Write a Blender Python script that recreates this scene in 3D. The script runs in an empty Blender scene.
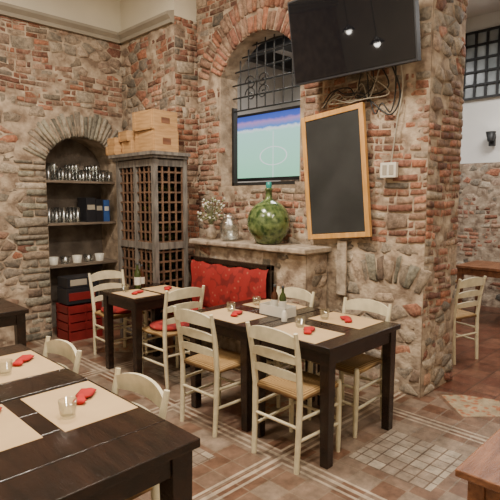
import bpy, math, random
from mathutils import Vector, Matrix, noise
from math import sin, cos, pi, sqrt, asin, radians

# ---------------------------------------------------------------- materials
def nt(name):
    m = bpy.data.materials.new(name); m.use_nodes = True
    t = m.node_tree; b = t.nodes['Principled BSDF']
    return m, t, b
def N(t, typ, **kw):
    n = t.nodes.new(typ)
    for k, v in kw.items(): setattr(n, k, v)
    return n
def mat(name, col, rough=0.6, var=0.15, vscale=8, bump=0.0, bscale=40, stretch=(1,1,1), metal=0, col2=None, **kw):
    m, t, b = nt(name)
    b.inputs['Roughness'].default_value = rough
    b.inputs['Metallic'].default_value = metal
    for k, v in kw.items(): b.inputs[k].default_value = v
    tc = N(t, 'ShaderNodeTexCoord'); mp = N(t, 'ShaderNodeMapping')
    mp.inputs['Scale'].default_value = stretch
    t.links.new(tc.outputs['Object'], mp.inputs['Vector'])
    no = N(t, 'ShaderNodeTexNoise'); no.inputs['Scale'].default_value = vscale; no.inputs['Detail'].default_value = 5
    t.links.new(mp.outputs[0], no.inputs['Vector'])
    r = N(t, 'ShaderNodeValToRGB')
    c2 = col2 if col2 else tuple(min(1, c*(1+var)) for c in col)
    c1 = col if col2 else tuple(c*(1-var) for c in col)
    r.color_ramp.elements[0].position = .35; r.color_ramp.elements[1].position = .68
    r.color_ramp.elements[0].color = (*c1, 1); r.color_ramp.elements[1].color = (*c2, 1)
    t.links.new(no.outputs['Fac'], r.inputs[0]); t.links.new(r.outputs[0], b.inputs['Base Color'])
    if bump:
        n2 = N(t, 'ShaderNodeTexNoise'); n2.inputs['Scale'].default_value = bscale; n2.inputs['Detail'].default_value = 4
        t.links.new(mp.outputs[0], n2.inputs['Vector'])
        bp = N(t, 'ShaderNodeBump'); bp.inputs['Strength'].default_value = bump; bp.inputs['Distance'].default_value = .01
        t.links.new(n2.outputs['Fac'], bp.inputs['Height']); t.links.new(bp.outputs[0], b.inputs['Normal'])
    return m
def emis(name, col, s):
    m, t, b = nt(name)
    b.inputs['Base Color'].default_value = (*col, 1)
    b.inputs['Emission Color'].default_value = (*col, 1); b.inputs['Emission Strength'].default_value = s
    return m

def masonry_mat():
    m, t, b = nt('masonry_blocks')
    b.inputs['Roughness'].default_value = .9
    at = N(t, 'ShaderNodeVertexColor', layer_name='Col')
    g = N(t, 'ShaderNodeNewGeometry')
    n1 = N(t, 'ShaderNodeTexNoise'); n1.inputs['Scale'].default_value = 26; n1.inputs['Detail'].default_value = 8; n1.inputs['Roughness'].default_value = .75
    t.links.new(g.outputs['Position'], n1.inputs['Vector'])
    r = N(t, 'ShaderNodeMapRange'); r.inputs[1].default_value = .32; r.inputs[2].default_value = .68; r.inputs[3].default_value = .4; r.inputs[4].default_value = 1.6
    t.links.new(n1.outputs['Fac'], r.inputs[0])
    mul = N(t, 'ShaderNodeVectorMath', operation='SCALE')
    t.links.new(at.outputs['Color'], mul.inputs[0]); t.links.new(r.outputs[0], mul.inputs['Scale'])
    n2 = N(t, 'ShaderNodeTexNoise'); n2.inputs['Scale'].default_value = 7; n2.inputs['Detail'].default_value = 10; n2.inputs['Roughness'].default_value = .8
    t.links.new(g.outputs['Position'], n2.inputs['Vector'])
    r2 = N(t, 'ShaderNodeMapRange'); r2.inputs[1].default_value = .51; r2.inputs[2].default_value = .65; r2.inputs[4].default_value = .62
    t.links.new(n2.outputs['Fac'], r2.inputs[0])
    mx = N(t, 'ShaderNodeMix', data_type='RGBA')
    t.links.new(r2.outputs[0], mx.inputs['Factor']); t.links.new(mul.outputs[0], mx.inputs['A']); mx.inputs['B'].default_value = (.42, .32, .225, 1)
    n3 = N(t, 'ShaderNodeTexNoise'); n3.inputs['Scale'].default_value = 1.6; n3.inputs['Detail'].default_value = 4
    t.links.new(g.outputs['Position'], n3.inputs['Vector'])
    r3 = N(t, 'ShaderNodeMapRange'); r3.inputs[1].default_value = .35; r3.inputs[2].default_value = .65; r3.inputs[3].default_value = .74; r3.inputs[4].default_value = 1.22
    t.links.new(n3.outputs['Fac'], r3.inputs[0])
    m3 = N(t, 'ShaderNodeVectorMath', operation='SCALE'); t.links.new(mx.outputs['Result'], m3.inputs[0]); t.links.new(r3.outputs[0], m3.inputs['Scale'])
    t.links.new(m3.outputs[0], b.inputs['Base Color'])
    bp = N(t, 'ShaderNodeBump'); bp.inputs['Strength'].default_value = 1; bp.inputs['Distance'].default_value = .018
    t.links.new(n1.outputs['Fac'], bp.inputs['Height']); t.links.new(bp.outputs[0], b.inputs['Normal'])
    return m
M_BLOCK = masonry_mat()
M_MORTAR = mat('lime_mortar', (.21,.155,.11), .95, vscale=9, bump=1, bscale=30, col2=(.43,.335,.245))
M_SKIN = mat('smeared_plaster', (.18,.125,.088), .95, vscale=9, bump=1, bscale=36, col2=(.48,.38,.28))
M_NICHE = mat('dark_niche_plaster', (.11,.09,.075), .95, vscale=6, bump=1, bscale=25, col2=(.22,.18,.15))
M_CREAM = mat('cream_plaster', (.62,.57,.46), .9, var=.05, vscale=2, bump=.1)
M_WHITE = mat('white_plaster', (.7,.68,.65), .9, var=.06, vscale=2, bump=.15)
M_TRIM = mat('moulding_plaster', (.30,.265,.21), .8, var=.1, vscale=4)
M_LEDGE = mat('worn_ledge_stone', (.23,.18,.135), .9, vscale=12, bump=1, bscale=30, col2=(.44,.36,.275))
M_BLACKWOOD = mat('black_stained_wood', (.007,.004,.003), .22, vscale=4, bump=.25, bscale=25, stretch=(6,1,6), col2=(.024,.011,.007))
M_CHAIR = mat('cream_paint', (.62,.55,.38), .4, var=.12, vscale=14, bump=.1)
M_DARKMETAL = mat('black_iron', (.012,.012,.013), .5, var=.2)
M_GREYWOOD = mat('weathered_grey_wood', (.085,.075,.068), .7, vscale=6, bump=.3, stretch=(5,5,1), col2=(.19,.17,.15))
M_RACK = mat('brown_rack_slats', (.065,.033,.020), .7, vscale=8, stretch=(3,3,1), col2=(.17,.095,.055))
M_RACKDARK = mat('dark_cabinet_back', (.02,.013,.009), .8)
M_PINE = mat('pine_crate_wood', (.33,.18,.075), .6, vscale=5, stretch=(1,1,8), bump=.15, col2=(.50,.30,.14))
M_FRAMEWOOD = mat('oak_frame', (.46,.23,.06), .45, vscale=5, stretch=(6,6,1), col2=(.62,.34,.12))
M_SLATE = mat('chalkboard_slate', (.010,.011,.011), .6, vscale=3, col2=(.024,.025,.026))
M_KRAFT = mat('kraft_paper', (.47,.32,.165), .8, var=.06, vscale=5)
M_RED = mat('red_napkin_cloth', (.36,.008,.008), .9, var=.2, vscale=10)
M_BROWNWOOD = mat('brown_bench_wood', (.12,.045,.02), .4, vscale=4, stretch=(1,6,6), bump=.2, col2=(.24,.10,.045))
M_DARK = mat('dark_box_card', (.012,.012,.016), .5)
M_BLUE = mat('blue_book_cloth', (.03,.08,.25), .5)
M_CRATERED = mat('red_plastic', (.17,.012,.012), .45)
M_PLASTIC = mat('white_plastic', (.58,.55,.48), .4, var=.04)
M_SHELF = mat('old_shelf_wood', (.10,.075,.055), .7, vscale=6, stretch=(1,6,6), col2=(.20,.15,.11))
M_OIL = mat('olive_oil_glass', (.03,.045,.008), .08, var=.2)
M_VIN = mat('vinegar_glass', (.05,.015,.006), .08, var=.2)
def thin_glass(name, lo, hi, rough):
    m, t, b = nt(name); t.nodes.remove(b)
    o = t.nodes['Material Output']; tr = N(t,'ShaderNodeBsdfTransparent'); gl = N(t,'ShaderNodeBsdfGlossy')
    tr.inputs[0].default_value=(.95,.97,.96,1); gl.inputs['Roughness'].default_value=rough
    lw = N(t,'ShaderNodeLayerWeight'); lw.inputs['Blend'].default_value=.5
    pw = N(t,'ShaderNodeMath',operation='POWER'); pw.inputs[1].default_value=2.2; t.links.new(lw.outputs['Facing'],pw.inputs[0])
    mr = N(t,'ShaderNodeMapRange'); mr.inputs[3].default_value=lo; mr.inputs[4].default_value=hi; t.links.new(pw.outputs[0],mr.inputs[0])
    mx = N(t,'ShaderNodeMixShader'); t.links.new(mr.outputs[0],mx.inputs[0]); t.links.new(tr.outputs[0],mx.inputs[1]); t.links.new(gl.outputs[0],mx.inputs[2])
    t.links.new(mx.outputs[0],o.inputs['Surface']); return m
M_GLASS = thin_glass('clear_glass', .08, .75, .05)
M_GLASS2 = thin_glass('hazy_glassware', .22, .95, .25)
M_SCREEN, _t, _b = nt('glossy_black_screen'); _b.inputs['Base Color'].default_value = (.006,.006,.008,1); _b.inputs['Roughness'].default_value = .035
M_BULB = emis('lamp_bulb', (1,.93,.8), 60)
M_GREENV = mat('green_bottle_glass', (.022,.048,.013), .18, vscale=18, bump=.3, bscale=25, col2=(.15,.20,.07), **{'Coat Weight': .3})
M_TEAL = mat('teal_stopper', (.02,.22,.20), .4)
M_FLOWER = mat('dried_white_flowers', (.55,.52,.47), .9, var=.1)
M_STEM = mat('dry_stems', (.16,.17,.08), .9)

def red_fabric():
    m, t, b = nt('red_patterned_fabric'); b.inputs['Roughness'].default_value = .9
    g = N(t, 'ShaderNodeNewGeometry')
    v = N(t, 'ShaderNodeTexVoronoi'); v.inputs['Scale'].default_value = 13
    t.links.new(g.outputs['Position'], v.inputs['Vector'])
    r = N(t, 'ShaderNodeValToRGB'); cr = r.color_ramp
    cr.elements[0].position = 0; cr.elements[0].color = (.36,.14,.09,1)
    cr.elements[1].position = .2; cr.elements[1].color = (.28,.014,.012,1)
    e = cr.elements.new(.6); e.color = (.28,.015,.012,1)
    e = cr.elements.new(.72); e.color = (.16,.009,.009,1)
    t.links.new(v.outputs['Distance'], r.inputs[0]); t.links.new(r.outputs[0], b.inputs['Base Color'])
    return m
M_FABRIC = red_fabric()
def rush():
    m, t, b = nt('rush_straw'); b.inputs['Roughness'].default_value = .8
    tc = N(t, 'ShaderNodeTexCoord'); s = N(t, 'ShaderNodeSeparateXYZ'); t.links.new(tc.outputs['Object'], s.inputs[0])
    ax = N(t, 'ShaderNodeMath', operation='ABSOLUTE'); ay = N(t, 'ShaderNodeMath', operation='ABSOLUTE')
    t.links.new(s.outputs[0], ax.inputs[0]); t.links.new(s.outputs[1], ay.inputs[0])
    mx = N(t, 'ShaderNodeMath', operation='MAXIMUM'); t.links.new(ax.outputs[0], mx.inputs[0]); t.links.new(ay.outputs[0], mx.inputs[1])
    k = N(t, 'ShaderNodeMath', operation='MULTIPLY'); k.inputs[1].default_value = 420; t.links.new(mx.outputs[0], k.inputs[0])
    sn = N(t, 'ShaderNodeMath', operation='SINE'); t.links.new(k.outputs[0], sn.inputs[0])
    mr = N(t, 'ShaderNodeMapRange'); mr.inputs[1].default_value = -1; t.links.new(sn.outputs[0], mr.inputs[0])
    r = N(t, 'ShaderNodeMix', data_type='RGBA'); r.inputs['A'].default_value = (.16,.085,.03,1); r.inputs['B'].default_value = (.42,.26,.10,1)
    t.links.new(mr.outputs[0], r.inputs['Factor']); t.links.new(r.outputs['Result'], b.inputs['Base Color'])
    bp = N(t, 'ShaderNodeBump'); bp.inputs['Strength'].default_value = .5; bp.inputs['Distance'].default_value = .004
    t.links.new(mr.outputs[0], bp.inputs['Height']); t.links.new(bp.outputs[0], b.inputs['Normal'])
    return m
M_RUSH = rush()

def floor_mat():
    m, t, b = nt('floor_tiles'); b.inputs['Roughness'].default_value = .3
    g = N(t, 'ShaderNodeNewGeometry'); s = N(t, 'ShaderNodeSeparateXYZ'); t.links.new(g.outputs['Position'], s.inputs[0])
    def MA(op, a, bb=None, c=None):
        n = N(t, 'ShaderNodeMath', operation=op)
        for i, v in enumerate((a, bb, c)):
            if v is None: continue
            if isinstance(v, (int, float)): n.inputs[i].default_value = v
            else: t.links.new(v, n.inputs[i])
        return n.outputs[0]
    def brick(scale, c1, c2, mo, off, msize, w=1., h=1.):
        n = N(t, 'ShaderNodeTexBrick'); n.offset = off; n.squash = 1
        n.inputs['Color1'].default_value = (*c1,1); n.inputs['Color2'].default_value = (*c2,1); n.inputs['Mortar'].default_value = (*mo,1)
        n.inputs['Scale'].default_value = scale; n.inputs['Mortar Size'].default_value = msize
        n.inputs['Brick Width'].default_value = w; n.inputs['Row Height'].default_value = h; n.inputs['Mortar Smooth'].default_value = .2
        t.links.new(g.outputs['Position'], n.inputs['Vector']); return n
    P = 1.12
    b1 = brick(6.5, (.125,.058,.034), (.215,.165,.125), (.19,.14,.10), .0, .03)
    b2 = brick(11, (.33,.28,.22), (.22,.17,.13), (.11,.075,.055), 0, .06)
    b3 = brick(4.4, (.11,.038,.022), (.16,.068,.040), (.05,.03,.02), .5, .02)
    ux = MA('DIVIDE', MA('SUBTRACT', s.outputs[0], 2.25), P); uy = MA('DIVIDE', MA('SUBTRACT', s.outputs[1], 1.97), P)
    fx = MA('SUBTRACT', ux, MA('FLOOR', ux)); fy = MA('SUBTRACT', uy, MA('FLOOR', uy))
    par = MA('MODULO', MA('ABSOLUTE', MA('ADD', MA('FLOOR', ux), MA('FLOOR', uy))), 2)
    cell = MA('GREATER_THAN', par, .5)
    ex = MA('ABSOLUTE', MA('SUBTRACT', fx, .5)); ey = MA('ABSOLUTE', MA('SUBTRACT', fy, .5))
    em = MA('MAXIMUM', ex, ey)
    pale = MA('MULTIPLY', cell, MA('LESS_THAN', em, .24))
    dsum = MA('ADD', ex, ey)
    dia = MA('LESS_THAN', dsum, .30); ring = MA('GREATER_THAN', dsum, .26)
    l1 = MA('MULTIPLY', MA('GREATER_THAN', em, .445), MA('LESS_THAN', em, .462))
    l2 = MA('GREATER_THAN', em, .488)
    far = N(t, 'ShaderNodeMapRange'); far.inputs[1].default_value = 4.6; far.inputs[2].default_value = 4.62
    t.links.new(MA('ADD', s.outputs[0], MA('MULTIPLY', s.outputs[1], .35)), far.inputs[0])
    def mix(f, a, bb):
        n = N(t, 'ShaderNodeMix', data_type='RGBA'); t.links.new(f, n.inputs['Factor'])
        for k, v in (('A', a), ('B', bb)):
            if isinstance(v, tuple): n.inputs[k].default_value = v
            else: t.links.new(v, n.inputs[k])
        return n.outputs['Result']
    vo = N(t,'ShaderNodeTexVoronoi'); vo.inputs['Scale'].default_value=22; t.links.new(g.outputs['Position'], vo.inputs['Vector'])
    vr = N(t,'ShaderNodeValToRGB'); vr.color_ramp.elements[0].color=(.30,.11,.05,1); vr.color_ramp.elements[1].color=(.32,.25,.16,1)
    vr.color_ramp.elements[0].position=.35; vr.color_ramp.elements[1].position=.5; t.links.new(vo.outputs['Distance'], vr.inputs[0])
    c = mix(pale, b1.outputs[0], b2.outputs[0])
    notcell = MA('SUBTRACT', 1, cell)
    c = mix(MA('MULTIPLY', dia, notcell), c, vr.outputs[0])
    c = mix(MA('MULTIPLY', MA('MULTIPLY', dia, ring), notcell), c, (.14,.08,.05,1))
    c = mix(MA('ADD', l1, l2), c, (.36,.29,.22,1))
    c = mix(far.outputs[0], c, b3.outputs[0])
    n1 = N(t, 'ShaderNodeTexNoise'); n1.inputs['Scale'].default_value = 9; n1.inputs['Detail'].default_value = 8; n1.inputs['Roughness'].default_value=.7
    t.links.new(g.outputs['Position'], n1.inputs['Vector'])
    mr = N(t, 'ShaderNodeMapRange'); mr.inputs[1].default_value = .3; mr.inputs[2].default_value = .7; mr.inputs[3].default_value = .5; mr.inputs[4].default_value = 1.35
    t.links.new(n1.outputs['Fac'], mr.inputs[0])
    sc = N(t, 'ShaderNodeVectorMath', operation='SCALE'); t.links.new(c, sc.inputs[0]); t.links.new(mr.outputs[0], sc.inputs['Scale'])
    t.links.new(sc.outputs[0], b.inputs['Base Color'])
    bp = N(t, 'ShaderNodeBump'); bp.inputs['Strength'].default_value = .25; bp.inputs['Distance'].default_value = .005; bp.invert = True
    t.links.new(b1.outputs['Fac'], bp.inputs['Height']); t.links.new(bp.outputs[0], b.inputs['Normal'])
    return m
M_FLOOR = floor_mat()

# ---------------------------------------------------------------- mesh builder
class MB:
    def __init__(s): s.v=[]; s.f=[]; s.m=[]; s.c=[]; s.sm=[]; s.mats=[]
    def mi(s, m):
        if m not in s.mats: s.mats.append(m)
        return s.mats.index(m)
    def add(s, vs, fs, m, smooth=False, col=None):
        o=len(s.v); s.v += [tuple(p) for p in vs]; k=s.mi(m)
        for f in fs: s.f.append([o+i for i in f]); s.m.append(k); s.sm.append(smooth); s.c.append(col or (1,1,1))
    BF=[(0,3,2,1),(4,5,6,7),(0,1,5,4),(1,2,6,5),(2,3,7,6),(3,0,4,7)]
    def box(s, x0,x1,y0,y1,z0,z1, m, col=None):
        s.add([(x0,y0,z0),(x1,y0,z0),(x1,y1,z0),(x0,y1,z0),(x0,y0,z1),(x1,y0,z1),(x1,y1,z1),(x0,y1,z1)], s.BF, m, False, col)
    def hexa(s, p8, m, col=None): s.add(p8, s.BF, m, False, col)
    def tube(s, pts, rad, m, seg=8, smooth=True):
        pts=[Vector(p) for p in pts]; n=len(pts)
        if not isinstance(rad,(list,tuple)): rad=[rad]*n
        vs=[]; fs=[]; prev=None
        for i,p in enumerate(pts):
            d=(pts[min(i+1,n-1)]-pts[max(i-1,0)]).normalized()
            if prev is None: u=d.orthogonal().normalized()
            else: u=(prev-d*prev.dot(d)).normalized()
            prev=u; w=d.cross(u)
            for k in range(seg):
                a=2*pi*k/seg; vs.append(tuple(p+(u*cos(a)+w*sin(a))*rad[i]))
        for i in range(n-1):
            for k in range(seg):
                k2=(k+1)%seg; fs.append((i*seg+k,i*seg+k2,(i+1)*seg+k2,(i+1)*seg+k))
        s.add(vs,fs,m,smooth)
        s.add(vs[:seg],[tuple(range(seg))[::-1]],m); s.add(vs[-seg:],[tuple(range(seg))],m)
    def lathe(s, prof, c, m, seg=24, smooth=True):
        vs=[]; fs=[]; n=len(prof)
        for r,z in prof:
            for k in range(seg):
                a=2*pi*k/seg; vs.append((c[0]+max(r,.0004)*cos(a), c[1]+max(r,.0004)*sin(a), c[2]+z))
        for i in range(n-1):
            for k in range(seg):
                k2=(k+1)%seg; fs.append((i*seg+k,i*seg+k2,(i+1)*seg+k2,(i+1)*seg+k))
        s.add(vs,fs,m,smooth)
        s.add(vs[:seg],[tuple(range(seg))[::-1]],m); s.add(vs[-seg:],[tuple(range(seg))],m)
    def build(s, name, loc=(0,0,0), rz=0, bevel=0, col=False, rot=None):
        me=bpy.data.meshes.new(name); me.from_pydata(s.v,[],s.f)
        for mm in s.mats: me.materials.append(mm)
        me.polygons.foreach_set('material_index', s.m); me.polygons.foreach_set('use_smooth', s.sm)
        if col:
            a=me.color_attributes.new('Col','FLOAT_COLOR','CORNER'); d=[]
            for f,c in zip(s.f,s.c): d += list((*c,1))*len(f)
            a.data.foreach_set('color', d)
        me.update()
        ob=bpy.data.objects.new(name, me); bpy.context.collection.objects.link(ob)
        ob.location=loc; ob.rotation_euler = rot if rot else (0,0,rz)
        if bevel:
            b=ob.modifiers.new('bevel','BEVEL'); b.width=bevel; b.segments=2; b.limit_method='ANGLE'
        return ob

# ---------------------------------------------------------------- masonry
BRICK=[(.27,.108,.062),(.33,.148,.09),(.22,.095,.065),(.33,.19,.13),(.30,.13,.082),(.18,.085,.058),(.31,.20,.14),(.26,.16,.11)]
STONE=[(.25,.20,.15),(.31,.255,.195),(.19,.158,.128),(.32,.24,.175),(.27,.19,.14),(.36,.30,.235),(.21,.178,.14),(.28,.22,.165)]
GREY=[(.20,.185,.145),(.255,.235,.18),(.165,.15,.12),(.29,.255,.20),(.23,.195,.155)]
def to3(plane, c, u, z, d):
    return (c-d, u, z) if plane=='x' else (u, c-d, z)
def block(mb, plane, c, q, R, pal, d=None, ins=.006, back=.02, round_=.011):
    d = d if d is not None else R.uniform(.006,.020)
    n=len(q); cu=sum(p[0] for p in q)/n; cz=sum(p[1] for p in q)/n
    tu=R.uniform(-.03,.03); tz=R.uniform(-.03,.03)
    vs=[]
    for inset,dep in ((0,-back),(ins*.3,d*.45),(ins+round_,d)):
        for p in q:
            du=p[0]-cu; dz=p[1]-cz; L=max(1e-4,sqrt(du*du+dz*dz)); k=max(.35,1-inset*1.4/L)
            j=.002 if dep>0 else 0
            vs.append(to3(plane,c,cu+du*k+R.uniform(-j,j),cz+dz*k+R.uniform(-j,j),dep+(du*tu+dz*tz if dep>0 else 0)+R.uniform(-j,j)))
    vs.append(to3(plane,c,cu,cz,d+R.uniform(0,.004)))
    fs=[]
    for r in range(2):
        for i in range(n): fs.append((r*n+i,r*n+(i+1)%n,(r+1)*n+(i+1)%n,(r+1)*n+i))
    for i in range(n): fs.append((2*n+i,2*n+(i+1)%n,3*n))
    col=R.choice(pal); g=R.uniform(.65,1.3)
    mb.add(vs,fs,M_BLOCK,True,tuple(x*g for x in col))
def clip(poly, nx, nz_, k):
    out=[]
    for i in range(len(poly)):
        a=poly[i]; b=poly[(i+1)%len(poly)]
        da=a[0]*nx+a[1]*nz_-k; db=b[0]*nx+b[1]*nz_-k
        if da<=0: out.append(a)
        if (da<0<db) or (db<0<da):
            t=da/(da-db); out.append((a[0]+(b[0]-a[0])*t,a[1]+(b[1]-a[1])*t))
    return out
def skin(mb, plane, c, u0,u1,z0,z1, excl, cover, seed=0, step=.024):
    """trowelled plaster skin whose thickness wanders, half burying the stones"""
    nu=int((u1-u0)/step)+1; nv=int((z1-z0)/step)+1
    vs=[];ok=[]
    for j in range(nv+1):
        for i in range(nu+1):
            u=u0+(u1-u0)*i/nu; z=z0+(z1-z0)*j/nv
            a=noise.noise(Vector((u*1.6,z*1.6,seed+c)))+.6*noise.noise(Vector((u*4.3,z*4.3,seed+5.)))+.5*noise.noise(Vector((u*11,z*13,seed+9.)))+.35*noise.noise(Vector((u*27,z*29,seed)))
            cv=cover(u,z) if callable(cover) else cover
            d=.004+.018*(a+cv)
            d=max(.002,min(.020+.006*a,d))
            if i in (0,nu): d=min(d,.004)
            vs.append(to3(plane,c,u,z,d)); ok.append(not excl(u,z))
    fs=[]
    for j in range(nv):
        for i in range(nu):
            a=j*(nu+1)+i; q=(a,a+1,a+nu+2,a+nu+1)
            if all(ok[k] for k in q): fs.append(q)
    mb.add(vs,fs,M_SKIN,True)
def rubble(mb, plane, c, u0,u1,z0,z1, zone, excl, seed, pal=STONE, su=.165, sz=.105):
    R=random.Random(seed+77); S=su/sz
    nu=int((u1-u0)/su)+3; nz_=int((z1-z0)/sz)+3
    P={}
    for i in range(-1,nu):
        for j in range(-1,nz_):
            P[i,j]=(u0+(i+.5+(.5 if j%2 else 0)+R.uniform(-.45,.45))*su, (z0+(j+.5+R.uniform(-.45,.45))*sz)*S)
    for (i,j),p in P.items():
        u,z=p[0],p[1]/S
        if u<u0-.0 or u>u1 or z<z0 or z>z1 or zone(u,z)!='stone' or excl(u,z): continue
        poly=[(u0,z0*S),(u1,z0*S),(u1,z1*S),(u0,z1*S)]
        for di in (-2,-1,0,1,2):
            for dj in (-2,-1,0,1,2):
                q=P.get((i+di,j+dj))
                if q is None or (di==0 and dj==0): continue
                nx=q[0]-p[0]; nn=q[1]-p[1]; k=(q[0]**2-p[0]**2+q[1]**2-p[1]**2)/2
                poly=clip(poly,nx,nn,k)
                if len(poly)<3: break
            if len(poly)<3: break
        if len(poly)<3: continue
        poly=[(a,b/S) for a,b in poly]
        cu=sum(a for a,_ in poly)/len(poly); cz=sum(b for _,b in poly)/len(poly)
        pp=[]
        for a,b in poly:
            L=max(1e-3,sqrt((a-cu)**2+(b-cz)**2)); k=max(.4,1-.009/L); x=(cu+(a-cu)*k,cz+(b-cz)*k)
            if not pp or (abs(x[0]-pp[-1][0])+abs(x[1]-pp[-1][1]))>.012: pp.append(x)
        if len(pp)<3 or R.random()<.05: continue
        block(mb,plane,c,pp,R,pal if R.random()<.85 else BRICK,ins=.006,round_=.010,d=R.uniform(.006,.024))
def masonry(mb, plane, c, u0,u1,z0,z1, zone, excl, seed, pal=STONE, ks=1, cover=-.15, sexcl=None):
    if cover is not None: skin(mb,plane,c,u0,u1,z0,z1,sexcl or excl,cover,seed)
    rubble(mb,plane,c,u0,u1,z0,z1,zone,excl,seed,pal,.165*ks,.105*ks)
    R=random.Random(seed)
    wob=lambda u,z: z+.014*sin(2.3*u+seed+z)+.009*sin(6.1*u+1.3*seed+2*z)
    z=z0
    while z<z1-.03:
        h=min(R.uniform(.11,.14), z1-z); u=u0-R.uniform(0,.12)
        while u<u1:
            zn=zone(u+.1,z+h/2); j=.0055
            w=R.uniform(.15,.25)
            if zn!='brick': u+=w; continue
            if R.random()<.25: w*=.5
            def put(ua,ub,za,zb,pl,irr):
                ua=max(ua,u0); ub=min(ub,u1)
                if ub-ua<.025: return
                if excl((ua+ub)/2,(za+zb)/2): return
                q=[(ua+j,za+j),(ub-j,za+j),(ub-j,zb-j),(ua+j,zb-j)]
                q=[(a+R.uniform(-irr,irr), wob(a,b)+R.uniform(-irr,irr)) for a,b in q]
                if ua<=u0: q[0]=(u0,q[0][1]); q[3]=(u0,q[3][1])
                if ub>=u1: q[1]=(u1,q[1][1]); q[2]=(u1,q[2][1])
                if R.random()<.05: return
                block(mb,plane,c,q,R,pl if R.random()<.9 else STONE,round_=.005)
            sp=w*R.uniform(.3,.7)
            if R.random()<.10: put(u,u+w,z,z+h,STONE,.012)
            elif R.random()<.5:
                put(u,u+w,z,z+h/2,BRICK,.007); put(u,u+sp,z+h/2,z+h,BRICK,.007); put(u+sp,u+w,z+h/2,z+h,BRICK,.007)
            else:
                put(u,u+sp,z,z+h/2,BRICK,.007); put(u+sp,u+w,z,z+h/2,BRICK,.007); put(u,u+w,z+h/2,z+h,BRICK,.007)
            u+=w
        z+=h
def voussoirs(mb, plane, c, cu, zs, half, rise, th, n, pal, seed, d=.035, irr=.006):
    R=random.Random(seed); Rd=(half*half+rise*rise)/(2*rise); cz=zs+rise-Rd; am=asin(min(1,half/Rd))
    if rise>half: am=pi-am
    cuts=[-am+2*am*(i+(R.uniform(-.18,.18) if 0<i<n else 0))/n for i in range(n+1)]
    for i in range(n):
        g_=.004/Rd+.004; a0=cuts[i]+g_; a1=cuts[i+1]-g_; t=th*R.uniform(.8,1.12)
        q=[(cu+sin(a0)*Rd,cz+cos(a0)*Rd),(cu+sin(a1)*Rd,cz+cos(a1)*Rd),(cu+sin(a1)*(Rd+t),cz+cos(a1)*(Rd+t)),(cu+sin(a0)*(Rd+t),cz+cos(a0)*(Rd+t))]
        q=[(a+R.uniform(-irr,irr),b+R.uniform(-irr,irr)) for a,b in q]
        block(mb,plane,c,q,R,pal,d=d+R.uniform(-.008,.01),round_=.006)
def arc_z(u,cu,zs,half,rise):
    Rd=(half*half+rise*rise)/(2*rise); x=min(abs(u-cu),half); return zs+rise-Rd+sqrt(max(0,Rd*Rd-x*x))
def arch_wall(mb, plane, c, th, u0,u1,z0,z1, cu,half,sill,zs,rise, m):
    def B(ua,ub,za,zb):
        if plane=='x': mb.box(c,c+th,ua,ub,za,zb,m)
        else: mb.box(ua,ub,c,c+th,za,zb,m)
    if cu-half>u0: B(u0,cu-half,z0,z1)
    if u1>cu+half: B(cu+half,u1,z0,z1)
    if sill>z0: B(cu-half,cu+half,z0,sill)
    n=16
    for i in range(n):
        a=cu-half+2*half*i/n; b=cu-half+2*half*(i+1)/n
        za=arc_z(a,cu,zs,half,rise); zb=arc_z(b,cu,zs,half,rise)
        P=lambda u,z,t:(c+t,u,z) if plane=='x' else (u,c+t,z)
        mb.hexa([P(a,za,0),P(b,zb,0),P(b,zb,th),P(a,za,th),P(a,z1,0),P(b,z1,0),P(b,z1,th),P(a,z1,th)], m)

def nz(u,z,s): return sin(1.9*u+s)+sin(2.7*z+1.7*s)+sin(3.3*u-2.1*z+s*2.2)

# --- left wall (y=5.7) with arched niche
WL=5.7; NC,NH,NS,NR=2.87,.45,2.06,.30
NO=lambda u,z: False
mb=MB()
arch_wall(mb,'y',WL,.42,-1.6,3.45,0,3.56,NC,NH,0,NS,NR,M_MORTAR)
mb.box(-1.6,3.45,WL+.0,WL+.42,3.56,4.3,M_CREAM)
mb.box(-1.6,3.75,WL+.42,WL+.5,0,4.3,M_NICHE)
def exL(u,z):
    if abs(u-NC)<NH+.33 and z>NS-.06:
        return z<arc_z(NC+max(-(NH+.33),min(NH+.33,u-NC)),NC,NS-.03,NH+.33,NR+.36)
    return abs(u-NC)<NH+.22 and z<=NS-.06
def exLs(u,z):
    if abs(u-NC)<NH+.02: return z<arc_z(u,NC,NS,NH,NR)+.03
    return False
masonry(mb,'y',WL,.9,3.43,0,3.54,lambda u,z:'brick' if (z>2.6 and nz(u,z,4)>-.1) else 'stone', exL, 3, cover=lambda u,z:.28 if z<2.5 else .05, sexcl=exLs)
voussoirs(mb,'y',WL,NC,NS-.02,NH+.01,NR,.29,29,GREY,8,.028,.010)
R=random.Random(5)
z=0
while z<NS-.03:
    h=R.uniform(.05,.11); h=min(h,NS-.02-z)
    for (a,b,sg) in ((NC-NH-R.uniform(.2,.4),NC-NH,0),(NC+NH,3.43,1)):
        if R.random()<.45 and b-a>.2:
            k=R.uniform(.35,.65)*(b-a); segs=[(a,a+k),(a+k,b)]
        else: segs=[(a,b)]
        for (p,q_) in segs:
            if q_-p<.05: continue
            e=lambda:R.uniform(-.007,.007)
            block(mb,'y',WL,[(p+.006+e(),z+.006+e()),(q_-.006,z+.006+e()),(q_-.006,z+h-.006+e()),(p+.006+e(),z+h-.006+e())],R,GREY if R.random()<.7 else STONE,d=R.uniform(.014,.035),round_=.006)
    z+=h
mb.build('wall_left',col=True)
mb=MB()
prof=[(0,3.52),(.05,3.52),(.05,3.56),(.09,3.60),(.09,3.63),(0,3.66)]
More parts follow.
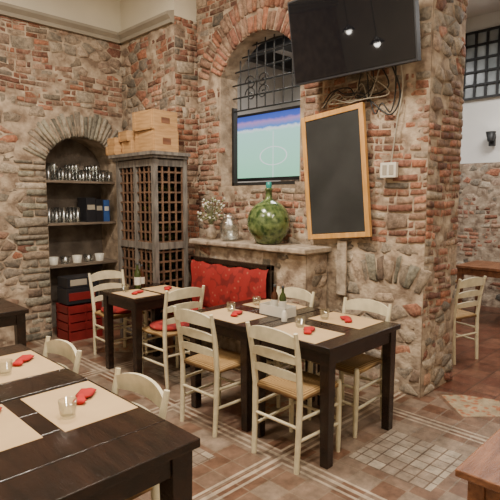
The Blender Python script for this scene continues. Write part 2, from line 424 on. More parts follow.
def ext(mb,prof,p0,p1,nrm,m):
    p0=Vector(p0);p1=Vector(p1);nrm=Vector(nrm);n=len(prof)
    vs=[tuple(p+nrm*d+Vector((0,0,z))) for p in (p0,p1) for d,z in prof]
    mb.add(vs,[(i,(i+1)%n,n+(i+1)%n,n+i) for i in range(n)]+[tuple(range(n)),tuple(range(n,2*n))],m)
ext(mb,prof,(-1.6,WL,0),(3.45,WL,0),(0,-1,0),M_TRIM)
ext(mb,prof,(3.43,WL,0),(3.43,4.6,0),(-1,0,0),M_TRIM)
mb.build('trim_1')

# --- rear wall (x=3.75)
WR=3.75; WC,WH,WSIL,WSP,WRI=3.64,.56,1.75,2.93,.36
mb=MB()
arch_wall(mb,'x',WR,.25,2.9,4.6,0,4.3,WC,WH,WSIL,WSP,WRI,M_MORTAR)
mb.box(WR,4.35,1.8,2.9,0,4.3,M_MORTAR)
mb.box(3.745,3.78,1.8,4.6,3.85,4.3,M_CREAM)
def exRs(u,z):
    return abs(u-WC)<WH+.03 and WSIL-.03<z<arc_z(u,WC,WSP,WH,WRI)+.03
def exR(u,z):
    if exRs(u,z): return True
    if z>WSP-.05 and abs(u-WC)<WH+.40:
        return z<arc_z(u,WC,WSP-.0,WH+.38,WRI+.40)
    if abs(u-2.15)<.33 and .82<z<1.14: return True
    return False
def zr(u,z):
    if z<1.25: return 'brick' if nz(u,z,2)>1.3 else 'stone'
    return 'stone' if nz(u,z,3.3)>1.7 else 'brick'
masonry(mb,'x',WR,1.8,4.6,0,3.85,zr,exR,11,cover=lambda u,z:.3 if z<1.25 else -.08,sexcl=exRs)
voussoirs(mb,'x',WR,WC,WSP,WH,WRI,.20,26,BRICK,21,.022)
voussoirs(mb,'x',WR,WC,WSP,WH+.21,WRI+.2,.18,34,BRICK,22,.03)
voussoirs(mb,'x',WR,2.15,.84,.32,.08,.22,10,STONE+GREY,23,.02,.014)
masonry(mb,'y',1.8,3.75,4.35,0,3.9,lambda u,z:'stone' if nz(u,z,.4)>1.9 or z<.4 else 'brick',NO,31,cover=-.08)
mb.build('wall_rear',col=True)
mb=MB()
mb.box(3.43,4.0,4.6,WL+.01,0,3.6,M_MORTAR)
mb.box(3.43,4.0,4.6,WL+.01,3.6,4.3,M_CREAM)
masonry(mb,'y',4.6,3.43,3.75,0,3.6,lambda u,z:'brick',NO,32,cover=-.3)
masonry(mb,'x',3.43,4.6,WL,0,3.52,lambda u,z:'brick' if nz(u,z,5)>.5 else 'stone',NO,33,cover=.1)
mb.build('wall_corner',col=True)
mb=MB()
mb.box(3.42,3.715,2.72,4.27,0,1.13,M_MORTAR)
masonry(mb,'x',3.42,2.72,4.27,0,1.11,lambda u,z:'stone',NO,41,cover=.5)
masonry(mb,'y',2.72,3.42,3.715,0,1.11,lambda u,z:'stone',NO,42,cover=.3)
mb.build('masonry_plinth',col=True)
mb=MB(); R=random.Random(4); y=2.66
while y<4.27:
    w=min(R.uniform(.25,.45),4.28-y); mb.box(3.33+R.uniform(-.015,.02),3.715,y+.003,y+w-.003,1.132,1.182+R.uniform(-.008,.003),M_LEDGE); y+=w
mb.build('stone_ledge',bevel=.012)
mb=MB(); mb.box(3.695,3.72,2.50,2.60,.75,1.24,M_LEDGE); mb.build('conduit_cover',bevel=.008)

# --- other shells
mb=MB(); mb.box(-1.6,8,-2.2,7,-.1,0,M_FLOOR); mb.build('floor')
mb=MB(); mb.box(-1.6,4.4,-2.2,6.2,4.3,4.4,M_CREAM); mb.box(4.4,8,-2.2,7,4.3,4.4,M_WHITE); mb.build('ceiling')
mb=MB(); mb.box(-1.7,-1.6,-2.2,6.2,0,4.3,M_CREAM); mb.build('wall_near')
mb=MB(); mb.box(-1.6,8,-2.3,-2.2,0,4.3,M_CREAM); mb.build('wall_right')
mb=MB(); mb.box(4.0,8,6.9,7,0,4.3,M_WHITE); mb.build('wall_far_left')
mb=MB(); mb.box(7.8,8,-2.2,7,0,4.3,M_WHITE)
masonry(mb,'x',7.8,1.2,6.9,0,2.15,lambda u,z:'brick' if nz(u,z,3)>1.2 else 'stone',NO,51,cover=.3)
mb.build('wall_far',col=True)
mb=MB()
for y in (1.2,2.3,3.4,4.5,5.6,6.5): mb.box(4.4,7.8,y-.09,y+.09,4.08,4.3,M_DARKMETAL)
mb.box(5.9,6.1,-1,6.9,3.95,4.1,M_DARKMETAL)
mb.build('ceiling_beams')
def grid_window(name,x,y0,y1,z0,z1,n,k):
    mb=MB(); mb.box(x-.0,x+.02,y0,y1,z0,z1,mat(name+'_pane',(.16,.18,.19),.2,vscale=2,col2=(.38,.41,.42)))
    for i in range(n+1):
        y=y0+(y1-y0)*i/n; mb.box(x-.03,x-.0,y-.015,y+.015,z0,z1,M_DARKMETAL)
    for i in range(k+1):
        z=z0+(z1-z0)*i/k; mb.box(x-.035,x-.001,y0-.02,y1+.02,z-.015,z+.015,M_DARKMETAL)
    return mb.build(name)
grid_window('window_2',7.765,1.9,3.2,3.1,4.05,8,5)
mb=MB(); xb=3.93
for i in range(1,9):
    y=WC-WH+2*WH*i/9; mb.tube([(xb,y,2.58),(xb,y,arc_z(y,WC,WSP,WH,WRI)+.02)],.009,M_DARKMETAL,6)
for z in (2.58,2.72,2.86,3.00,3.14,3.24):
    h=WH if z<2.95 else WH*(.93 if z<3.05 else .78 if z<3.2 else .45)
    mb.tube([(xb,WC-h,z),(xb,WC+h,z)],.009,M_DARKMETAL,6)
for s in (-1,1):
    for k in range(2):
        pts=[]
        for j in range(22):
            a=j*.42; r=.085-.0035*j
            pts.append((xb-.05,3.78+s*(.09)+s*r*cos(a),2.72+.12*k+r*sin(a)))
        mb.tube(pts,.007,M_DARKMETAL,6)
mb.box(xb-.02,xb+.04,WC-WH,WC-WH+.03,WSIL,2.62,mat('window_frame_paint',(.08,.12,.15),.5))
mb.box(xb-.02,xb+.04,WC-WH,WC+WH,WSIL,WSIL+.04,M_DARKMETAL)
mb.box(xb-.02,xb+.04,WC+WH-.03,WC+WH,WSIL,2.62,M_DARKMETAL)
mb.build('window_1')
def screen_mat():
    m,t,b=nt('lit_projection')
    g=N(t,'ShaderNodeNewGeometry'); s=N(t,'ShaderNodeSeparateXYZ'); t.links.new(g.outputs['Position'],s.inputs[0])
    no=N(t,'ShaderNodeTexNoise'); no.inputs['Scale'].default_value=14; t.links.new(g.outputs['Position'],no.inputs['Vector'])
    ad=N(t,'ShaderNodeMath',operation='MULTIPLY_ADD'); t.links.new(no.outputs['Fac'],ad.inputs[0]); ad.inputs[1].default_value=.05; t.links.new(s.outputs[2],ad.inputs[2])
    mr=N(t,'ShaderNodeMapRange'); mr.inputs[1].default_value=1.88; mr.inputs[2].default_value=2.70; t.links.new(ad.outputs[0],mr.inputs[0])
    r=N(t,'ShaderNodeValToRGB'); cr=r.color_ramp; cr.interpolation='LINEAR'
    cr.elements[0].color=(.36,.80,.52,1); cr.elements[1].position=1; cr.elements[1].color=(.05,.10,.5,1)
    for p,c in ((.05,(.38,.84,.55,1)),(.3,(.45,.88,.64,1)),(.72,(.50,.88,.76,1)),(.76,(.85,.92,.95,1)),(.79,(.10,.28,.75,1)),(.87,(.50,.28,.60,1)),(.91,(.07,.13,.6,1))):
        e=cr.elements.new(p); e.color=c
    # white pitch markings: a touchline, a halfway line and the centre circle
    def MA(op,a,bb=None):
        n=N(t,'ShaderNodeMath',operation=op)
        for i,v in enumerate((a,bb)):
            if v is None: continue
            if isinstance(v,(int,float)): n.inputs[i].default_value=v
            else: t.links.new(v,n.inputs[i])
        return n.outputs[0]
    y=MA('SUBTRACT',s.outputs[1],4.2); z=MA('MULTIPLY',MA('SUBTRACT',s.outputs[2],2.14),2.0)
    rad=MA('SQRT',MA('ADD',MA('MULTIPLY',y,y),MA('MULTIPLY',z,z)))
    circ=MA('LESS_THAN',MA('ABSOLUTE',MA('SUBTRACT',rad,.22)),.010)
    half=MA('MULTIPLY',MA('LESS_THAN',MA('ABSOLUTE',y),.006),MA('LESS_THAN',s.outputs[2],2.44))
    line=MA('MAXIMUM',circ,half)
    mx=N(t,'ShaderNodeMix',data_type='RGBA'); t.links.new(line,mx.inputs['Factor']); mx.inputs['B'].default_value=(.95,1,.97,1)
    t.links.new(mr.outputs[0],r.inputs[0]); t.links.new(r.outputs[0],mx.inputs['A']); b.inputs['Base Color'].default_value=(0,0,0,1)
    t.links.new(mx.outputs['Result'],b.inputs['Emission Color']); b.inputs['Emission Strength'].default_value=1.15
    return m
mb=MB(); mb.box(4.60,4.62,3.6,4.95,1.88,2.66,screen_mat()); mb.box(4.59,4.64,3.56,4.99,2.66,2.69,M_DARKMETAL); mb.box(4.59,4.64,3.56,4.99,1.84,1.88,M_DARKMETAL)
for y in (3.64,4.9): mb.tube([(4.62,y,2.68),(4.62,y,4.3)],.006,M_DARKMETAL,6)
mb.build('projection_screen')

# ---------------------------------------------------------------- furniture
def chair(x,y,rz,cush=False,name='dining_chair',sz=1):
    mb=MB()
    for s in (-1,1):
        mb.tube([(s*.175,-.205,0),(s*.178,-.19,.25),(s*.18,-.185,.46),(s*.185,-.205,.66),(s*.192,-.245,.85)],[.016,.019,.019,.018,.013],M_CHAIR,8)
        mb.tube([(s*.195,.185,0),(s*.195,.185,.2),(s*.195,.18,.44),(s*.195,.18,.475)],[.014,.019,.019,.014],M_CHAIR,8)
        for z in (.19,.32): mb.tube([(s*.177,-.195,z),(s*.195,.183,z)],.011,M_CHAIR,6)
    for z in (.22,.34): mb.tube([(-.195,.184,z),(.195,.184,z)],.011,M_CHAIR,6)
    mb.tube([(-.178,-.192,.27),(.178,-.192,.27)],.011,M_CHAIR,6)
    def slat(zc,h,w,yb,arch):
        n=10; vs=[]; fs=[]
        for i in range(n+1):
            t=-1+2*i/n; x_=t*w; yy=yb-.028*(1-t*t); ar=arch*(1-t*t)
            top=zc+h/2*(1-.35*abs(t)**4)+ar; bot=zc-h/2+ar*.45
            tl=.03*(top-bot)
            vs+=[(x_,yy-.008,bot),(x_,yy+.008,bot),(x_,yy+.008-tl,top),(x_,yy-.008-tl,top)]
        for i in range(n):
            o=i*4
            for k in range(4): fs.append((o+k,o+(k+1)%4,o+4+(k+1)%4,o+4+k))
        fs+=[(0,1,2,3),(n*4+3,n*4+2,n*4+1,n*4)]
        mb.add(vs,fs,M_CHAIR)
    slat(.795,.075,.187,-.232,.024); slat(.68,.05,.184,-.208,.018); slat(.575,.045,.181,-.193,.014)
    n=10; vs=[]; fs=[]
    for j in range(n+1):
        for i in range(n+1):
            u=-1+2*i/n; v=-1+2*j/n; w=.185+.02*(v+1)/2; e=max(abs(u),abs(v))
            vs.append((u*w,v*.19,.472-.014*(1-e)-(.018 if e>.99 else 0)+.004*abs(abs(u)-abs(v))))
    nb=len(vs)
    for j in range(n):
        for i in range(n): a=j*(n+1)+i; fs.append((a,a+1,a+n+2,a+n+1))
    vs+=[(p[0],p[1],.435) for p in vs[:nb]]
    for j in range(n):
        for i in range(n): a=nb+j*(n+1)+i; fs.append((a,a+n+1,a+n+2,a+1))
    ed=[i for i in range(n+1)]+[(n+1)*j+n for j in range(1,n+1)]+[(n+1)*n+i for i in range(n-1,-1,-1)]+[(n+1)*j for j in range(n-1,0,-1)]
    for k in range(len(ed)):
        a=ed[k]; b=ed[(k+1)%len(ed)]; fs.append((a,nb+a,nb+b,b))
    mb.add(vs,fs,M_RUSH,True)
    if cush:
        prof=[(.02,.0),(.17,.0),(.185,.012),(.18,.028),(.12,.036),(.01,.036)]
        mb.lathe(prof,(0,0,.472),M_FABRIC,20)
    o=mb.build(name,(x,y,0),rz); o.scale=(1,1,sz); return o
F_B=-pi/2; F_mB=pi/2; F_A=0; F_mA=pi
chair(2.37,1.955,F_B)
chair(2.33,2.65,F_B+.03)
chair(2.60,3.61,F_A-.04,True)
chair(2.62,4.52,F_mA,True)
chair(2.98,1.985,F_mB)
chair(2.98,2.68,F_mB)
chair(.92,1.84,F_mB,sz=.965)
chair(.92,2.61,F_mB,sz=.965)
chair(4.98,2.10,F_A-.25)
chair(6.9,3.05,F_mA)

def table(x0,x1,y0,y1,h=.75,lw=.07,m=M_BLACKWOOD,name='dining_table',top=.035):
    mb=MB(); cx=(x0+x1)/2; cy=(y0+y1)/2; a=(x1-x0)/2; b=(y1-y0)/2
    k=4
    for i_ in range(k):
        ya=-b+2*b*i_/k; yb=-b+2*b*(i_+1)/k; mb.box(-a,a,ya+(.0008 if i_ else 0),yb,h-top,h,m)
    i=.02
    mb.box(-a+i+.01,a-i-.01,-b+i+.01,-b+i+.03,h-.12,h-top,m); mb.box(-a+i+.01,a-i-.01,b-i-.03,b-i-.01,h-.12,h-top,m)
    mb.box(-a+i+.01,-a+i+.03,-b+i,b-i,h-.12,h-top,m); mb.box(a-i-.03,a-i-.01,-b+i,b-i,h-.12,h-top,m)
    for sx in (-1,1):
        for sy in (-1,1):
            X=sx*(a-i-lw/2); Y=sy*(b-i-lw/2)
            l=lw/2; q=l*.82
            mb.hexa([(X-q,Y-q,0),(X+q,Y-q,0),(X+q,Y+q,0),(X-q,Y+q,0),(X-l,Y-l,h-top),(X+l,Y-l,h-top),(X+l,Y+l,h-top),(X-l,Y+l,h-top)],m)
    return mb.build(name,(cx,cy,0),bevel=.004)
table(2.30,3.12,1.65,2.32)
table(2.30,3.12,2.33,3.0)
table(2.28,2.92,3.68,4.28)
table(.28,1.09,1.34,2.18,lw=.09)
table(.28,1.09,2.19,3.02,lw=.09)
table(.72,1.5,3.95,4.7)
table(6.5,7.25,1.7,2.7,m=M_BROWNWOOD)

mb=MB(); m=M_BROWNWOOD; bx=2.06
mb.box(bx,3.3,.62,.82,.42,.455,m); mb.box(bx,3.3,.38,.60,.42,.455,m)
for x in (bx+.04,3.18):
    for y in (.42,.74): mb.box(x,x+.07,y-.03,y+.04,0,.42,m)
    mb.box(x+.015,x+.055,.42,.74,.33,.42,m)
mb.box(bx+.08,3.2,.58,.62,.33,.40,m)
mb.build('wooden_bench',bevel=.006)

mb=MB(); y0,y1=3.06,4.24
mb.box(2.99,3.38,y0,y1,.38,.42,M_BROWNWOOD)
for y in (y0,y1-.06):
    mb.box(3.0,3.05,y,y+.06,0,.38,M_BROWNWOOD); mb.box(3.33,3.38,y,y+.06,0,1.0,M_BLACKWOOD)
mb.box(3.33,3.38,y0,y1,.95,1.0,M_BLACKWOOD); mb.box(3.34,3.37,y0,y1,.5,.95,M_BLACKWOOD)
n=40; vs=[];fs=[]
k=10
for j in range(k+1):
    for i in range(n+1):
        u=i/n; v=j/k; bul=.030*(sin(pi*v)**.5)+.016*sin(u*17+2*v)*sin(pi*v)+.008*sin(u*37+v*9)
        vs.append((3.335-bul, y0+.03+(y1-y0-.06)*u, .48+.49*v-.03*sin(u*pi)*v+.010*sin(u*23)*v))
for j in range(k):
    for i in range(n): a=j*(n+1)+i; fs.append((a,a+1,a+n+2,a+n+1))
mb.add(vs,fs,M_FABRIC,True)
mb.box(3.0,3.32,y0+.01,y1-.01,.42,.475,M_FABRIC)
mb.build('upholstered_bench',bevel=.008)

# lattice wine cabinet
mb=MB(); X0,X1,Y0,Y1,H=2.95,3.38,4.34,5.08,2.06; p=.05
for x in (X0,X1-p):
    for y in (Y0,Y1-p): mb.box(x,x+p,y,y+p,0,H,M_GREYWOOD)
mb.box(X0-.05,X1+.01,Y0-.05,Y1+.08,H,H+.035,M_GREYWOOD); mb.box(X0-.025,X1,Y0-.025,Y1+.025,H-.03,H,M_GREYWOOD)
for z in (.08,1.08,H-.11):
    mb.box(X0+.005,X0+.04,Y0+p,Y1-p,z,z+.07,M_GREYWOOD); mb.box(X0+p,X1-p,Y0+.005,Y0+.04,z,z+.07,M_GREYWOOD)
mb.box(X0+.1,X1,Y1-.03,Y1-.01,.05,H,M_RACKDARK); mb.box(X1-.03,X1-.01,Y0+p,Y1-p,.05,H,M_RACKDARK)
mb.box(X0+.003,X0+.045,(Y0+Y1)/2-.02,(Y0+Y1)/2+.02,.1,H-.05,M_GREYWOOD)
R=random.Random(6)
z=.2
while z<H-.14:
    mb.box(X0+.02,X0+.035,Y0+p,Y1-p,z,z+.018,M_RACK); mb.box(X0+p,X1-p,Y0+.02,Y0+.035,z,z+.018,M_RACK)
    mb.box(X0+.06,X1-.03,Y0+p,Y1-p,z,z+.012,M_RACKDARK)
    y=Y0+p+.10
    while y<Y1-.1:
        if R.random()<.7:
            mb.tube([(X0+.07,y,z+.05),(X0+.10,y,z+.05),(X0+.16,y,z+.05),(X0+.38,y,z+.05)],[.014,.014,.036,.036],M_OIL if R.random()<.6 else M_DARK,8)
        y+=.085
    z+=.105
y=Y0+p+.06
while y<Y1-p: mb.box(X0+.015,X0+.03,y,y+.018,.12,H-.1,M_RACK); y+=.085
x=X0+p+.06
while x<X1-p: mb.box(x,x+.018,Y0+.015,Y0+.03,.12,H-.1,M_RACK); x+=.085
mb.build('lattice_wine_cabinet')
def crate(x0,x1,y0,y1,z0,z1,rz=0):
    mb=MB(); a=(x1-x0)/2;b=(y1-y0)/2;h=z1-z0;t=.012
    mb.box(-a,a,-b,b,0,t,M_PINE); mb.box(-a,a,-b,b,h-t,h,M_PINE)
    mb.box(-a,-a+t,-b,b,t,h-t,M_PINE); mb.box(a-t,a,-b,b,t,h-t,M_PINE); mb.box(-a+t,a-t,-b,-b+t,t,h-t,M_PINE); mb.box(-a+t,a-t,b-t,b,t,h-t,M_PINE)
    for s in (-1,1):
        mb.box(-a-.006,-a,s*b*.8-.015,s*b*.8+.015,.01,h-.01,M_PINE)
    mb.box(-a*.35,a*.35,-b-.002,-b,h*.35,h*.65,M_BROWNWOOD)
    mb.build('wooden_wine_crate',((x0+x1)/2,(y0+y1)/2,z0),rz,bevel=.003)
T=H+.036
crate(3.0,3.30,4.38,4.76,T,T+.23,.0)
crate(2.98,3.30,4.40,4.76,T+.232,T+.43,.06)
crate(2.98,3.26,4.79,4.99,T,T+.14)
crate(2.96,3.24,4.81,5.03,T+.142,T+.25,-.1)
crate(2.90,3.12,5.0,5.20,T,T+.10)
crate(2.92,3.12,5.03,5.19,T+.102,T+.19)

for z in (.80,1.30,1.80):
    mb=MB(); mb.box(NC-NH+.003,NC+NH-.003,WL+.04,WL+.41,z,z+.028,M_SHELF); mb.build('wall_shelf')
mb=MB(); R=random.Random(2)
for y in (WL+.08,WL+.165,WL+.25,WL+.335):
    for i in range(10):
        mb_x=NC-NH+.055+i*.087+R.uniform(-.006,.006); h=R.uniform(.11,.15)
        if i%3==1:
            mb.lathe([(.033,0),(.034,.004),(.006,.01),(.005,.08),(.030,.12),(.036,.16),(.030,.20),(.028,.20),(.033,.16),(.003,.09)],(mb_x,y,1.829),M_GLASS2,12)
        else: mb.lathe([(.026,0),(.038,h),(.035,h),(.023,.008),(0,.008)],(mb_x,y,1.829),M_GLASS2,12)
mb.build('drinking_glasses')
mb=MB()
for y in (WL+.10,WL+.20,WL+.30):
    for i in range(5):
        h=.14 if i%2 else .18
        mb.lathe([(.03,0),(.038,h),(.035,h),(.027,.008),(0,.008)],(NC-NH+.06+i*.088,y,1.329),M_GLASS2,12)
mb.build('drinking_glasses')
mb=MB()
for i in range(5):
    mb.lathe([(.05,0),(.06,.09),(.055,.09),(.045,.01),(0,.01)],(NC-.34+i*.15,WL+.15,.829),M_GLASS2 if i%2 else M_PLASTIC,12)
mb.build('serving_bowls')
for (x0,x1,h,mm) in ((2.93,3.05,.30,M_DARK),(3.055,3.15,.28,M_DARK),(3.16,3.24,.27,M_BLUE)):
    mb=MB(); mb.box(x0,x1,WL+.06,WL+.3,0,h,mm); mb.box(x0+.01,x1-.01,WL+.058,WL+.06,h*.5,h*.7,M_PLASTIC if mm is M_BLUE else M_TRIM); mb.build('spirit_gift_box',(0,0,1.329),bevel=.003)
mb=MB()
mb.box(2.46,2.84,5.36,5.62,.42,.60,M_DARK); mb.box(2.48,2.80,5.355,5.36,.46,.55,M_CRATERED)
mb.box(2.47,2.85,5.36,5.62,.605,.72,M_DARK); mb.box(2.5,2.7,5.355,5.36,.63,.70,M_TRIM); mb.build('bottle_carton',bevel=.004)
mb=MB()
mb.box(2.45,2.86,5.33,5.64,0,.02,M_CRATERED)
for z in (.02,.12,.22,.32):
    for a in ((2.45,2.86,5.33,5.345),(2.45,2.86,5.625,5.64),(2.45,2.465,5.33,5.64),(2.845,2.86,5.33,5.64)): mb.box(a[0],a[1],a[2],a[3],z,z+.085,M_CRATERED)
for x in (2.45,2.65,2.84): 
    for y in (5.325,5.63): mb.box(x,x+.02,y,y+.015,0,.41,M_CRATERED)
mb.build('plastic_bottle_crate')

# chalkboard
mb=MB(); w,h,f=.66,1.12,.045
mb.box(-.012,.012,-w/2+f,w/2-f,-h/2+f,h/2-f,M_SLATE)
mb.box(-.02,.018,-w/2,-w/2+f,-h/2,h/2,M_FRAMEWOOD); mb.box(-.02,.018,w/2-f,w/2,-h/2,h/2,M_FRAMEWOOD)
mb.box(-.02,.018,-w/2+f,w/2-f,-h/2,-h/2+f,M_FRAMEWOOD); mb.box(-.02,.018,-w/2+f,w/2-f,h/2-f,h/2,M_FRAMEWOOD)
mb.build('framed_chalkboard',(3.68,2.62,1.82),rot=(-.09,0,0),bevel=.004)

# television
mb=MB(); w,h=1.14,.68
mb.box(-.03,.03,-w/2,w/2,0,h,M_DARK); mb.box(-.033,-.03,-w/2+.012,w/2-.012,.018,h-.012,M_SCREEN)
mb.box(.03,.08,-.2,.2,.15,.5,M_DARKMETAL)
mb.build('wall_television',(3.50,2.34,2.60),rot=(0,-.17,0),bevel=.004)
mb=MB(); mb.tube([(3.57,2.36,2.95),(3.70,2.36,2.95)],.025,M_DARKMETAL); mb.box(3.68,3.715,2.24,2.48,2.8,3.1,M_DARKMETAL); mb.tube([(3.58,2.36,2.85),(3.70,2.36,3.05)],.015,M_DARKMETAL); mb.build('television_bracket')
mb=MB()
def cat(pts,n=6):
    P=[Vector(p) for p in pts]; out=[]
    for i in range(len(P)-1):
        a=P[max(i-1,0)];b=P[i];c=P[i+1];d=P[min(i+2,len(P)-1)]
        for k in range(n):
            t=k/n; out.append(.5*((2*b)+(c-a)*t+(2*a-5*b+4*c-d)*t*t+(3*b-a-3*c+d)*t**3))
    out.append(P[-1]); return out
xc=3.69
mb.tube(cat([(3.6,2.1,2.75),(xc,2.02,2.45),(xc,2.1,2.28),(xc,2.3,2.42),(xc,2.45,2.48),(xc,2.6,2.47)]),.007,M_DARKMETAL,6)
mb.tube(cat([(3.6,2.0,2.75),(xc,2.0,2.5),(xc,2.04,2.2),(xc,2.08,1.90)]),.006,M_TRIM,6)
mb.tube(cat([(3.62,2.3,2.75),(xc,2.4,2.52),(xc,2.25,2.46),(xc,2.12,2.52),(3.66,2.2,2.7)]),.006,M_DARKMETAL,6)
mb.tube(cat([(xc,2.6,2.5),(xc,2.7,2.44),(xc,2.42,2.44),(xc,2.22,2.5)]),.009,M_TRIM,6)
R=random.Random(12)
for k in range(5):
    pts=[(3.62,R.uniform(2.1,2.5),2.72)]
    y=R.uniform(2.65,2.85); 
    for i in range(5): pts.append((xc-R.uniform(0,.03),y-i*.13+R.uniform(-.05,.05),2.50+R.uniform(-.09,.07)))
    pts=[pts[1],pts[2],pts[3],pts[4],pts[5],pts[0]]
    mb.tube(cat(pts),.0055,[M_DARKMETAL,M_TRIM,M_SHELF][k%3],6)
mb.tube(cat([(xc,2.30,2.46),(xc,2.24,2.30),(xc,2.18,2.38),(xc,2.10,2.30),(xc,2.06,2.46),(3.64,2.04,2.7)]),.006,M_DARKMETAL,6)
mb.build('television_cables')
mb=MB(); mb.box(3.675,3.715,2.03,2.17,1.78,1.90,M_PLASTIC); mb.box(3.672,3.675,2.05,2.09,1.80,1.88,M_TRIM); mb.box(3.672,3.675,2.11,2.15,1.80,1.88,M_TRIM); mb.build('electrical_socket_box',bevel=.006)

# demijohn etc : near-spherical body, short neck with rolled lip
mb=MB()
Rr=.207; prof=[(.09,0),(.12,.004)]
for i in range(1,17):
    a=-pi/2+.62+(pi-.62-.22)*i/17; prof.append((Rr*cos(a),.20+.212*sin(a)))
prof+=[(.046,.412),(.034,.43),(.029,.50),(.038,.503),(.038,.522),(.028,.526)]
mb.lathe(prof,(0,0,0),M_GREENV,40); mb.lathe([(.025,0),(.03,.03),(.022,.06),(0,.062)],(0,0,.522),M_TEAL,16)
mb.build('glass_demijohn',(3.503,3.25,1.186))
mb=MB()
mb.lathe([(.07,0),(.095,.02),(.10,.17),(.07,.21),(.07,.23),(.066,.23),(.066,.21),(.095,.17),(.09,.02),(0,.012)],(0,0,0),M_GLASS2,24)
mb.lathe([(.076,0),(.08,.02),(.02,.035),(.02,.05),(0,.052)],(0,0,.23),M_GLASS2,20)
mb.build('glass_jar',(3.5,3.80,1.186))
mb=MB(); R=random.Random(9)
mb.lathe([(.04,0),(.06,.03),(.05,.10),(.025,.13),(.03,.15),(.02,.15)],(0,0,0),M_LEDGE,20)
for i in range(44):
    a=R.uniform(0,2*pi); r=R.uniform(.03,.17); z=R.uniform(.20,.42)
    mb.tube([(0,0,.14),(r*.4*cos(a),r*.4*sin(a),.14+(z-.14)*.6),(r*cos(a),r*sin(a),z)],.002,M_STEM,4)
    for k in range(4):
        c=(r*cos(a)+R.uniform(-.02,.02),r*sin(a)+R.uniform(-.02,.02),z+R.uniform(-.02,.02)); s=R.uniform(.007,.015)
        mb.lathe([(.0,-s),(s*.8,-s*.5),(s,0),(s*.8,s*.5),(0,s)],c,M_FLOWER if k>1 else M_STEM,6)
mb.build('dried_flower_vase',(3.5,4.09,1.186))

# table ware
def placemat(x0,x1,y0,y1,z=.7505,rz=0):
    mb=MB(); a=(x1-x0)/2;b=(y1-y0)/2; mb.box(-a,a,-b,b,0,.0015,M_KRAFT); mb.build('kraft_placemat',((x0+x1)/2,(y0+y1)/2,z),rz)
def napkin(x,y,rz,z=.7525):
    mb=MB(); n=12; vs=[];fs=[]; K=10
    for i in range(n+1):
        t=i/n; 
        wd=.030-.020*math.exp(-((t-.30)/.10)**2)+.006*t; hh=.011-.001*t+.006*math.exp(-((t-.30)/.12)**2)
        if t<.1: wd*=.85
        for k in range(K):
            a=2*pi*k/K; vs.append((wd*cos(a)*(1+.12*sin(4*a+t*3)), (t-.5)*.15, hh+hh*sin(a)*(1+.25*sin(5*a+7*t))*.8))
    for i in range(n):
        for k in range(K): fs.append((i*K+k,i*K+(k+1)%K,(i+1)*K+(k+1)%K,(i+1)*K+k))
    fs+=[tuple(range(K))[::-1],tuple(n*K+k for k in range(K))]
    mb.add(vs,fs,M_RED,True); mb.build('folded_napkin',(x,y,z),rz)
def glass(x,y,z=.7525):
    mb=MB(); mb.lathe([(.029,0),(.036,.068),(.0335,.068),(.0265,.010),(0,.010)],(0,0,0),M_GLASS,24); mb.build('water_glass',(x,y,z))
for (yc) in (1.94,2.62):
    placemat(.765,1.075,yc-.215,yc+.215); napkin(.96,yc+.03,-.75); glass(.83,yc-.10)
    placemat(.31,.69,yc-.2,yc+.215)
napkin(.60,2.05,-.6); glass(.50,1.9); napkin(.55,2.66,-.6); glass(.5,2.55)
for yc in (1.985,2.665):
    placemat(2.315,2.63,yc-.215,yc+.215); placemat(2.79,3.10,yc-.215,yc+.215)
    napkin(2.5,yc-.02,-1.0); napkin(2.93,yc-.02,-.8)
    glass(2.56,yc+.1); glass(2.86,yc+.12)
placemat(2.30,2.58,3.72,4.1); placemat(2.62,2.9,3.74,4.1); napkin(2.45,3.9,-1.); napkin(2.77,3.88,-.7); glass(2.42,4.05)

def bottle(x,y,m,h=.24,r=.03,z=.7505,lab=True):
    mb=MB(); mb.lathe([(r*.9,0),(r,.008),(r,h*.58),(r*.75,h*.68),(r*.38,h*.76),(r*.36,h*.93)],(0,0,0),m,20)
    mb.lathe([(r*.44,h*.92),(r*.44,h),(0,h)],(0,0,0),M_DARKMETAL,14)
    if lab: mb.lathe([(r+.001,h*.15),(r+.001,h*.45)],(0,0,0),M_PLASTIC,20)
    mb.build('oil_bottle',(x,y,z))
bottle(2.72,2.38,M_OIL,.20,.026,.775); bottle(2.72,2.46,M_VIN,.20,.026,.775)
bottle(2.60,4.13,M_OIL,.25,.032); bottle(2.68,4.18,M_VIN,.22,.028)
mb=MB(); mb.box(-.06,.06,-.13,.13,0,.02,M_PLASTIC)
for a in ((-.06,-.056,-.13,.13),(.056,.06,-.13,.13),(-.06,.06,-.13,-.126),(-.06,.06,.126,.13)): mb.box(*a,.02,.075,M_PLASTIC)
mb.build('condiment_caddy',(2.72,2.43,.7525))
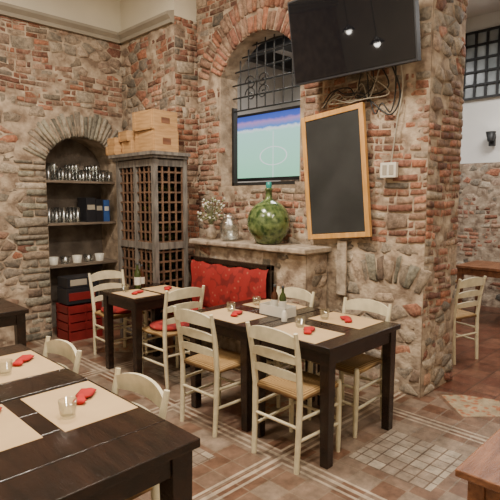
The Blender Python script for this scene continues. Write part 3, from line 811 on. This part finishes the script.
mb=MB(); mb.lathe([(.02,0),(.022,.05),(.014,.065),(.014,.075),(0,.08)],(0,0,0),M_PLASTIC,14); mb.build('salt_shaker',(2.60,2.26,.753))

mb=MB(); mb.box(7.70,7.76,2.70,2.78,2.38,2.55,M_DARKMETAL); mb.lathe([(.04,0),(.07,.14),(.065,.14),(.035,.01)],(7.66,2.74,2.44),M_DARKMETAL,16); mb.lathe([(.0,0),(.02,.02),(.0,.05)],(7.66,2.74,2.5),M_BULB,10); mb.build('wall_sconce')

# lamps ---------------------------------------------------------
def pendant(x,y,z):
    mb=MB(); mb.tube([(0,0,.05),(0,0,4.3-z)],.006,M_DARKMETAL,6)
    mb.lathe([(.02,.08),(.10,.0),(.095,0),(.015,.075)],(0,0,0),M_DARKMETAL,20)
    mb.lathe([(0,-.05),(.03,-.035),(.04,0),(.03,.03),(0,.045)],(0,0,0),M_BULB,16)
    mb.build('pendant_lamp',(x,y,z))
pendant(1.05,3.45,2.75); pendant(.3,4.3,3.0)
def area(name,loc,size,power,col=(1,.88,.72),rot=(0,0,0)):
    l=bpy.data.lights.new(name,'AREA'); l.energy=power; l.size=size; l.color=col
    o=bpy.data.objects.new(name,l); bpy.context.collection.objects.link(o); o.location=loc; o.rotation_euler=rot
area('ceiling_light',(1.2,1.0,4.2),.4,135)
area('ceiling_light',(1.7,3.2,4.2),.4,175)
area('ceiling_light',(-.4,2.6,4.2),.4,70)
area('ceiling_light',(1.8,-.8,4.2),.4,85)
area('ceiling_light',(5.4,4.4,4.0),1.0,85,(1,.98,.95))
area('ceiling_light',(6.2,1.6,3.9),1.0,110,(1,.96,.90))
w=bpy.data.worlds.new('World'); bpy.context.scene.world=w; w.use_nodes=True
w.node_tree.nodes['Background'].inputs[0].default_value=(.8,.85,.9,1); w.node_tree.nodes['Background'].inputs[1].default_value=.5

cam=bpy.data.cameras.new('camera'); cam.lens=36; cam.sensor_width=36; cam.clip_start=.05
co=bpy.data.objects.new('camera',cam); bpy.context.collection.objects.link(co)
co.location=(0,0,1.6); co.rotation_euler=(pi/2-.1,0,-pi/4)
bpy.context.scene.camera=co
